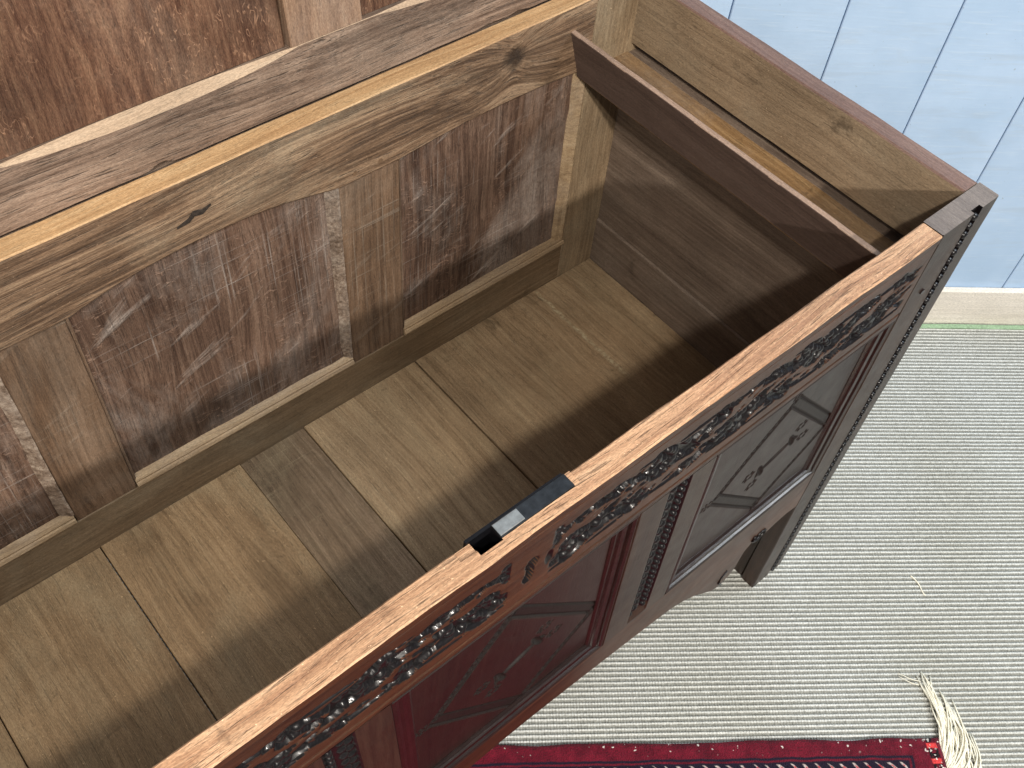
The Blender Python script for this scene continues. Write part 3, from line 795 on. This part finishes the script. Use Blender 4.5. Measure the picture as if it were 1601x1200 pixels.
# --- front panels with incised lozenge
def seg_coord(X, Z, A, B):
    ax, az = A; bx, bz = B
    ln = math.hypot(bx - ax, bz - az); dx, dz = (bx - ax) / ln, (bz - az) / ln
    s = (X - ax) * dx + (Z - az) * dz
    t = -(X - ax) * dz + (Z - az) * dx
    return s, t, ln
YP = 0.0085
def panel(a, b, cx, cz, hw, hh, flip):
    st = 0.00115
    xs = np.arange(a - 0.002, b + 0.002, st); zs = np.arange(ZT - 0.002, RB + 0.012, st)
    X, Z = np.meshgrid(xs, zs)
    dep = np.zeros_like(X); mask = np.zeros(X.shape, bool)
    f = -1 if flip else 1
    Tp, Rp, Bp, Lp = (cx - 0.012 * f, cz + hh), (cx + hw, cz - 0.022 * f), (cx + 0.006 * f, cz - hh), (cx - hw, cz + 0.012 * f)
    for (A, B, kind) in ((Tp, Rp, 0), (Lp, Bp, 0), (Tp, Lp, 1), (Rp, Bp, 1)):
        if flip: kind = 1 - kind
        s, t, ln = seg_coord(X, Z, A, B)
        on = (s > -0.002) & (s < ln + 0.002)
        if kind == 0:
            for tt in (-0.0068, 0.0068):
                g = 0.0026 * np.clip(1 - ((t - tt) / 0.0019) ** 2, 0, 1) * on
                dep = np.maximum(dep, g)
            inb = on & (np.abs(t) < 0.0078); dep = np.where(inb, np.maximum(dep, 0.0009), dep); mask |= inb
        else:
            g = 0.0026 * np.clip(1 - (t / 0.0056) ** 4, 0, 1) * on
            pit = 0.0088; q = (s / pit) % 1 - 0.5
            e = (q * pit / 0.0036) ** 2 + (t / 0.0038) ** 2
            g = np.clip(g - 0.0026 * np.sqrt(np.clip(1 - e, 0, 1)) * (g > 0.0005), 0, None)
            inb = on & (np.abs(t) < 0.0056)
            dep = np.where(inb, g, dep); mask |= inb
    def ell(px, pz, rx, rz, ang, d, sh=0.7, bend=0.0):
        nonlocal dep, mask
        c, s = math.cos(ang), math.sin(ang)
        p = (X - px) * c + (Z - pz) * s; q = -(X - px) * s + (Z - pz) * c - bend * ((X - px) * c + (Z - pz) * s) ** 2
        e = (p / rx) ** 2 + (q / rz) ** 2
        g = d * np.clip(1 - e, 0, 1) ** sh
        dep = np.maximum(dep, g); mask |= g > 0.0004
    ax = 0.42 * f
    ca, sa = math.cos(ax), math.sin(ax)
    ell(cx, cz, 0.025, 0.0062, ax, 0.0046)
    for d in (-1, 1):
        bx, bz = cx + d * 0.024 * ca, cz + d * 0.024 * sa
        ell(bx, bz, 0.0044, 0.0160, ax, 0.0044, 0.7)
        ell(bx + d * 0.004 * ca, bz + d * 0.004 * sa, 0.003, 0.010, ax + 0.5 * d, 0.003, 0.7)
        for sgn in (-1, 1):                         # dotted sprigs
            ox, oz = bx + d * 0.016 * ca - sgn * 0.017 * sa, bz + d * 0.016 * sa + sgn * 0.017 * ca
            for k in range(6):
                th = k * 1.05
                ell(ox + 0.0072 * math.cos(th), oz + 0.0058 * math.sin(th), 0.0032, 0.0021, th + 0.8, 0.0032)
    for (px, pz), (ux, uz) in ((Tp, (0.1, 1)), (Rp, (1, 0.25)), (Bp, (0, -1)), (Lp, (-1, -0.1))):
        for k in range(7):
            th = k * 0.9
            ell(px + ux * 0.013 + 0.007 * math.cos(th) * (k > 0), pz + uz * 0.010 + 0.0055 * math.sin(th) * (k > 0), 0.0024, 0.0016, th, 0.0028)
    Y = YP + dep + 0.0003 * np.sin(X * 37 + Z * 21)
    Xs = X + 0.037 * np.maximum(0, 0.64 - Z)
    po = grid_mesh('front_panel', np.stack([Xs, Y, Z], -1), [M['front_panel'], M['lozenge']], chest, mask.astype(int))
    board('panel_back', 'Z', a, b, YP + 0.0058, T - 0.001, ZT, RB + 0.01, [M['front_z']], po, wob=0, warp=SHX)
    # moulded edging on all four sides (bolection runs into the panel)
    w = 0.0215
    prof = [(0.0, 0.0014), (0.003, 0.0002), (0.0062, 0.0016), (0.0068, 0.0042), (0.0105, 0.0032), (0.0145, 0.0042), (0.0155, 0.0064), (0.0190, 0.0062), (w, 0.0082), (w, 0.0110), (0.0, 0.0110)]
    def mould(poly_fn, axis, s0, s1):
        extrude('moulding', poly_fn, axis, s0, s1, [M['front_mould']], po, seg=0.012, wob=0.0003, warp=SHX)
    g = 0.0004
    mould([(b - g - q, d) for q, d in prof], 'Z', ZT + 0.001, RB - 0.0005)
    mould([(a + g + q, d) for q, d in prof], 'Z', ZT + 0.001, RB - 0.0005)
    mould([(d - 0.0003, ZT + g + q) for q, d in prof], 'X', a + 0.001, b - 0.001)
    mould([(d - 0.0003, RB - g - q) for q, d in prof], 'X', a + 0.001, b - 0.001)
panel(FP[0][0], FP[0][1], -0.2065, 0.4800, 0.100, 0.112, False)
panel(FP[1][0], FP[1][1], -0.5690, 0.4780, 0.098, 0.124, False)
panel(FP[2][0], FP[2][1], mir(-0.2065), 0.4800, 0.100, 0.112, True)

# --- the raised lid, leaning back a little on its hinges
LA = math.radians(5)
def lidw(x, y, z):          # lid frame: y = depth behind its front face, z = height above its hinge edge
    return (x, 0.4822 + y * math.cos(LA) + z * math.sin(LA), 0.7462 + z * math.cos(LA) - y * math.sin(LA))
def lboard(name, axis, x0, x1, y0, y1, z0, z1, mats, parent, **k):
    return board(name, axis, x0, x1, y0, y1, z0, z1, mats, parent, warp=lidw, **k)
LH = 0.50
lid = lboard('lid', 'X', -L, 0.0, 0.0155, 0.0190, 0.0, LH, [M['lid_rail']], chest, wob=0.0)
lid['label'] = 'raised panelled lid leaning back'
# bottom rail with a long stopped chamfer below the middle panel
def lid_rail():
    bm = bmesh.new(); rings = []
    xs = np.linspace(-L, 0.0, 150)
    for x in xs:
        c = 0.0
        for (cc, hw) in ((-0.595, 0.143), (-0.19, 0.17), (-0.99, 0.17)):
            q = (x - cc) / hw
            if abs(q) < 1: c = max(c, (1 - q * q) ** 0.8 * 0.0105)
        z1 = 0.0660
        chip = 0.0046 + 0.0022 * max(0, noise.noise(Vector((x * 17, 3.3, 1.0))) - 0.15) * 3
        for (cx, hw, a) in ((-0.602, 0.010, 0.0036), (-0.186, 0.012, 0.0030)):
            q = (x - cx) / hw
            if abs(q) < 1: chip += a * (1 - q * q)
        poly = [(0.0, chip + 0.0008), (0.0009, chip), (0.0152, 0.0), (0.0152, z1), (c * 0.55 + 0.0004, z1), (0.0, z1 - c - 0.0004)]
        rings.append([bm.verts.new(jitter(lidw(x, u, v), 0.0004)) for u, v in poly])
    for i in range(len(xs) - 1):
        for j in range(6):
            f = bm.faces.new((rings[i][j], rings[i][(j + 1) % 6], rings[i + 1][(j + 1) % 6], rings[i + 1][j]))
            f.material_index = 1 if j == 4 else 0
    bm.faces.new(rings[0][::-1]); bm.faces.new(rings[-1])
    return bm_obj('lid_rail', bm, [M['lid_rail'], M['lid_chamfer']], lid)
lid_rail()
board('gap_filler_strip', 'X', -L, 0.0, 0.4818, 0.4976, 0.722, 0.7458, [M['lid_rail']], lid, wob=0.0)  # added filler strip, blocks light and view through the gap under the lid
lboard('lid_rail', 'X', -L, 0.0, 0.0, 0.0152, LH - 0.062, LH, [M['lid_rail']], lid, wob=0.0005)
for (a, b) in ((-0.4575, -0.3790), (-0.865, -0.790)):
    lboard('lid_muntin', 'Z', a, b, 0.0004, 0.0150, 0.0664, LH - 0.0624, [M['lid_muntin']], lid, wob=0.0005)
lboard('lid_stile', 'Z', -0.075, -0.0002, 0.0004, 0.0150, 0.0664, LH - 0.0624, [M['lid_muntin']], lid, wob=0.0005)
lboard('lid_stile', 'Z', -L + 0.0002, -L + 0.075, 0.0004, 0.0150, 0.0664, LH - 0.0624, [M['lid_muntin']], lid, wob=0.0005)
for (a, b) in ((-0.3780, -0.0762), (-0.7885, -0.4594), (-1.082, -0.8662)):
    lboard('lid_panel', 'Z', a, b, 0.0062, 0.0150, 0.0668, LH - 0.0628, [M['lid_panel']], lid, wob=0.0006, bev=0.0025)

# ------------------------------------------------------------------ rug with its fringe
RL, RW = 0.98, 0.62
rug_o = Vector((-0.0327, -0.3144, 0.0))
def rug_mat():
    t = NT('red_knotted_rug')
    co = t.coords(); x, y, z = t.sep(co)[:3]     # x: from fringe end inward (positive), y: from long edge inward
    n = t.noise(co, 60, 4, 0.6); nf = t.noise(co, 500, 2, 0.6); nd = t.noise(co, 25, 2)
    xw = t.math('ADD', x, t.math('MULTIPLY', t.math('SUBTRACT', nd, 0.5), 0.010))
    yw = t.math('ADD', y, t.math('MULTIPLY', t.math('SUBTRACT', t.noise(co, 31, 2), 0.5), 0.006))
    ix = t.math('MINIMUM', xw, t.math('SUBTRACT', RL, xw)); iy = t.math('MINIMUM', yw, t.math('SUBTRACT', RW, yw))
    d = t.math('MINIMUM', t.math('SUBTRACT', ix, 0.022), iy)
    base = t.ramp(n, [(0.3, S(84, 12, 30)), (0.7, S(122, 24, 44))])
    def band(v, a, b, soft=0.0008):
        return t.math('MULTIPLY', t.maprange(v, a - soft, a + soft), t.maprange(v, b - soft, b + soft, 1, 0))
    navy = S(30, 22, 40)
    base = t.mix(band(d, 0.0225, 0.026), base, navy)
    base = t.mix(band(d, 0.0285, 0.048), base, navy)
    # knotted white and red figures in the navy guard stripe
    s = t.math('SUBTRACT', t.math('FRACT', t.math('DIVIDE', t.math('ADD', xw, yw), 0.017)), 0.5)
    fig = t.math('MULTIPLY', band(d, 0.0315, 0.0435), t.maprange(t.math('ADD', t.math('ABSOLUTE', s), t.math('MULTIPLY', n, 0.55)), 0.30, 0.42, 1, 0))
    base = t.mix(fig, base, S(205, 190, 182))
    base = t.mix(t.math('MULTIPLY', t.math('MULTIPLY', band(d, 0.0345, 0.0405), t.maprange(t.math('ABSOLUTE', s), 0.05, 0.1, 1, 0)), 0.9), base, S(190, 40, 54))
    base = t.mix(band(d, 0.052, 0.0545), base, navy)
    sd = t.math('SUBTRACT', t.math('FRACT', t.math('DIVIDE', y, 0.021)), 0.5)
    e = band(xw, 0.006, 0.0195)
    base = t.mix(t.math('MULTIPLY', e, t.maprange(t.noise(co, 130, 2), 0.44, 0.5)), base, S(28, 14, 18))
    base = t.mix(t.math('MULTIPLY', e, t.maprange(t.math('ABSOLUTE', sd), 0.13, 0.2, 1, 0)), base, S(226, 70, 70))
    wf = t.math('MULTIPLY', band(xw, 0.001, 0.024), t.maprange(t.noise(co, 210, 1), 0.62, 0.67))
    wf2 = t.math('MULTIPLY', t.maprange(iy, 0.02, 0.008), t.maprange(t.noise(t.vmath('ADD', co, (4, 4, 4)), 150, 1), 0.70, 0.73))
    base = t.mix(t.math('MAXIMUM', wf, wf2), base, S(232, 222, 212))
    base = t.mix(1.0, base, t.ramp(nf, [(0.2, 0.6), (0.8, 1.35)]), 'MULTIPLY')
    t.put(t.bsdf.inputs['Base Color'], base)
    t.bsdf.inputs['Roughness'].default_value = 0.9
    t.bsdf.inputs['Specular IOR Level'].default_value = 0.15
    t.bsdf.inputs['Sheen Weight'].default_value = 0.08
    t.put(t.bsdf.inputs['Normal'], t.bump(t.math('ADD', nf, t.math('MULTIPLY', n, 0.7)), 1.0, 0.003))
    return t.m
rug = empty('rug', rug_o, 'red woollen rug with navy border and cream fringe on the carpet', 'rug', WANG + math.pi)
# local frame: +x runs along the rug away from the fringe end, +y away from the wall
nx, ny = 150, 96
RX, RY = np.meshgrid(np.linspace(0, RL, nx), np.linspace(0, RW, ny))
HZ = np.zeros_like(RX)
for i in range(ny):
    for j in range(nx):
        HZ[i, j] = 0.0062 + 0.0012 * noise.noise(Vector((RX[i, j] * 14, RY[i, j] * 14, 1))) + 0.0008 * noise.noise(Vector((RX[i, j] * 70, RY[i, j] * 70, 5)))
EX = RX + np.array([[0.0026 * noise.noise(Vector((0.3, y * 22, 0.1))) for _ in range(nx)] for y in RY[:, 0]]) 
EY = RY + np.array([[0.0030 * noise.noise(Vector((x * 16, 0.7, 0.4))) for x in RX[0]] for _ in range(ny)])
Pr = np.stack([EX, EY, HZ], -1)
down = lambda a: a * [1, 1, 0] + [0, 0, -0.0015]
Pr = np.concatenate([down(Pr[:1]), Pr, down(Pr[-1:])], 0)
Pr = np.concatenate([down(Pr[:, :1]), Pr, down(Pr[:, -1:])], 1)
grid_mesh('pile', Pr, [rug_mat()], rug)
cream = simple('cream_cotton_fringe', S(240, 234, 214), 0.85, nscale=300, var=0.15, bump=0.4)
def fringe(end):
    bm = bmesh.new()
    r = random.Random(5 + end)
    n = 420 if end == 0 else 130
    for k in range(n):
        v = 0.004 + (RW - 0.008) * (k + r.random()) / n
        if end == 0 and v > 0.45: continue
        sx = -1 if end == 0 else 1
        x0 = 0.001 if end == 0 else RL - 0.001
        # near the corner the strands have been brushed back towards the wall
        sweep = (0.080 + 0.022 * r.random()) * math.exp(-max(0, v - 0.05) / 0.20) if end == 0 else 0.01 * r.uniform(-1, 1)
        out = (0.010 + 0.030 * min(1, v / 0.06)) * r.uniform(0.55, 1.3) if end == 0 else 0.05
        wv = r.uniform(-0.009, 0.009); ph = r.uniform(0, 6)
        zt = r.uniform(0.0015, 0.0075) + 0.004 * math.exp(-v / 0.05)
        pts = []
        for i in range(10):
            q = i / 9
            px = x0 + sx * (out * math.sin(min(1, q * 1.25) * math.pi / 2) - (0.010 * math.exp(-v / 0.05)) * q * q) + wv * math.sin(q * 5 + ph) * q
            py = v - sweep * (q ** 1.35) + 0.005 * q * math.sin(q * 7 + ph)
            pz = 0.0035 + zt * math.sin(math.pi * min(1, q * 1.05)) * 0.9 - 0.0025 * q
            pts.append((px, py, max(pz, 0.0006)))
        tube_into(bm, pts, 0.0013, 0.0011, 5)
    if end == 0:
        for (dx, dy, ln) in ((-0.004, -0.085, 0.03), (0.0, -0.080, 0.026)):
            pts = [(dx + 0.005 + q * ln, dy + 0.004 - q * 0.012 + 0.0015 * math.sin(q * 4), 0.002) for q in np.linspace(0, 1, 6)]
            tube_into(bm, pts, 0.0008, 0.0005, 4)
    return bm_obj('fringe', bm, [cream], rug, 'stuff')
fringe(0); fringe(1)

# ------------------------------------------------------------------ a loose thread on the carpet
bm = bmesh.new()
a, b = Vector((0.1437, -0.1389, 0.0008)), Vector((0.1367, -0.1738, 0.0008))
pts = []
for i in range(12):
    q = i / 11
    p = a.lerp(b, q); p.x += 0.0022 * math.sin(q * 5); p.y += 0.001 * math.sin(q * 9); pts.append(p)
tube_into(bm, pts, 0.0011, 0.0009, 5)
th = bm_obj('loose_thread', bm, [cream])
th['label'] = 'short loose cream thread lying on the ribbed carpet'; th['category'] = 'thread'
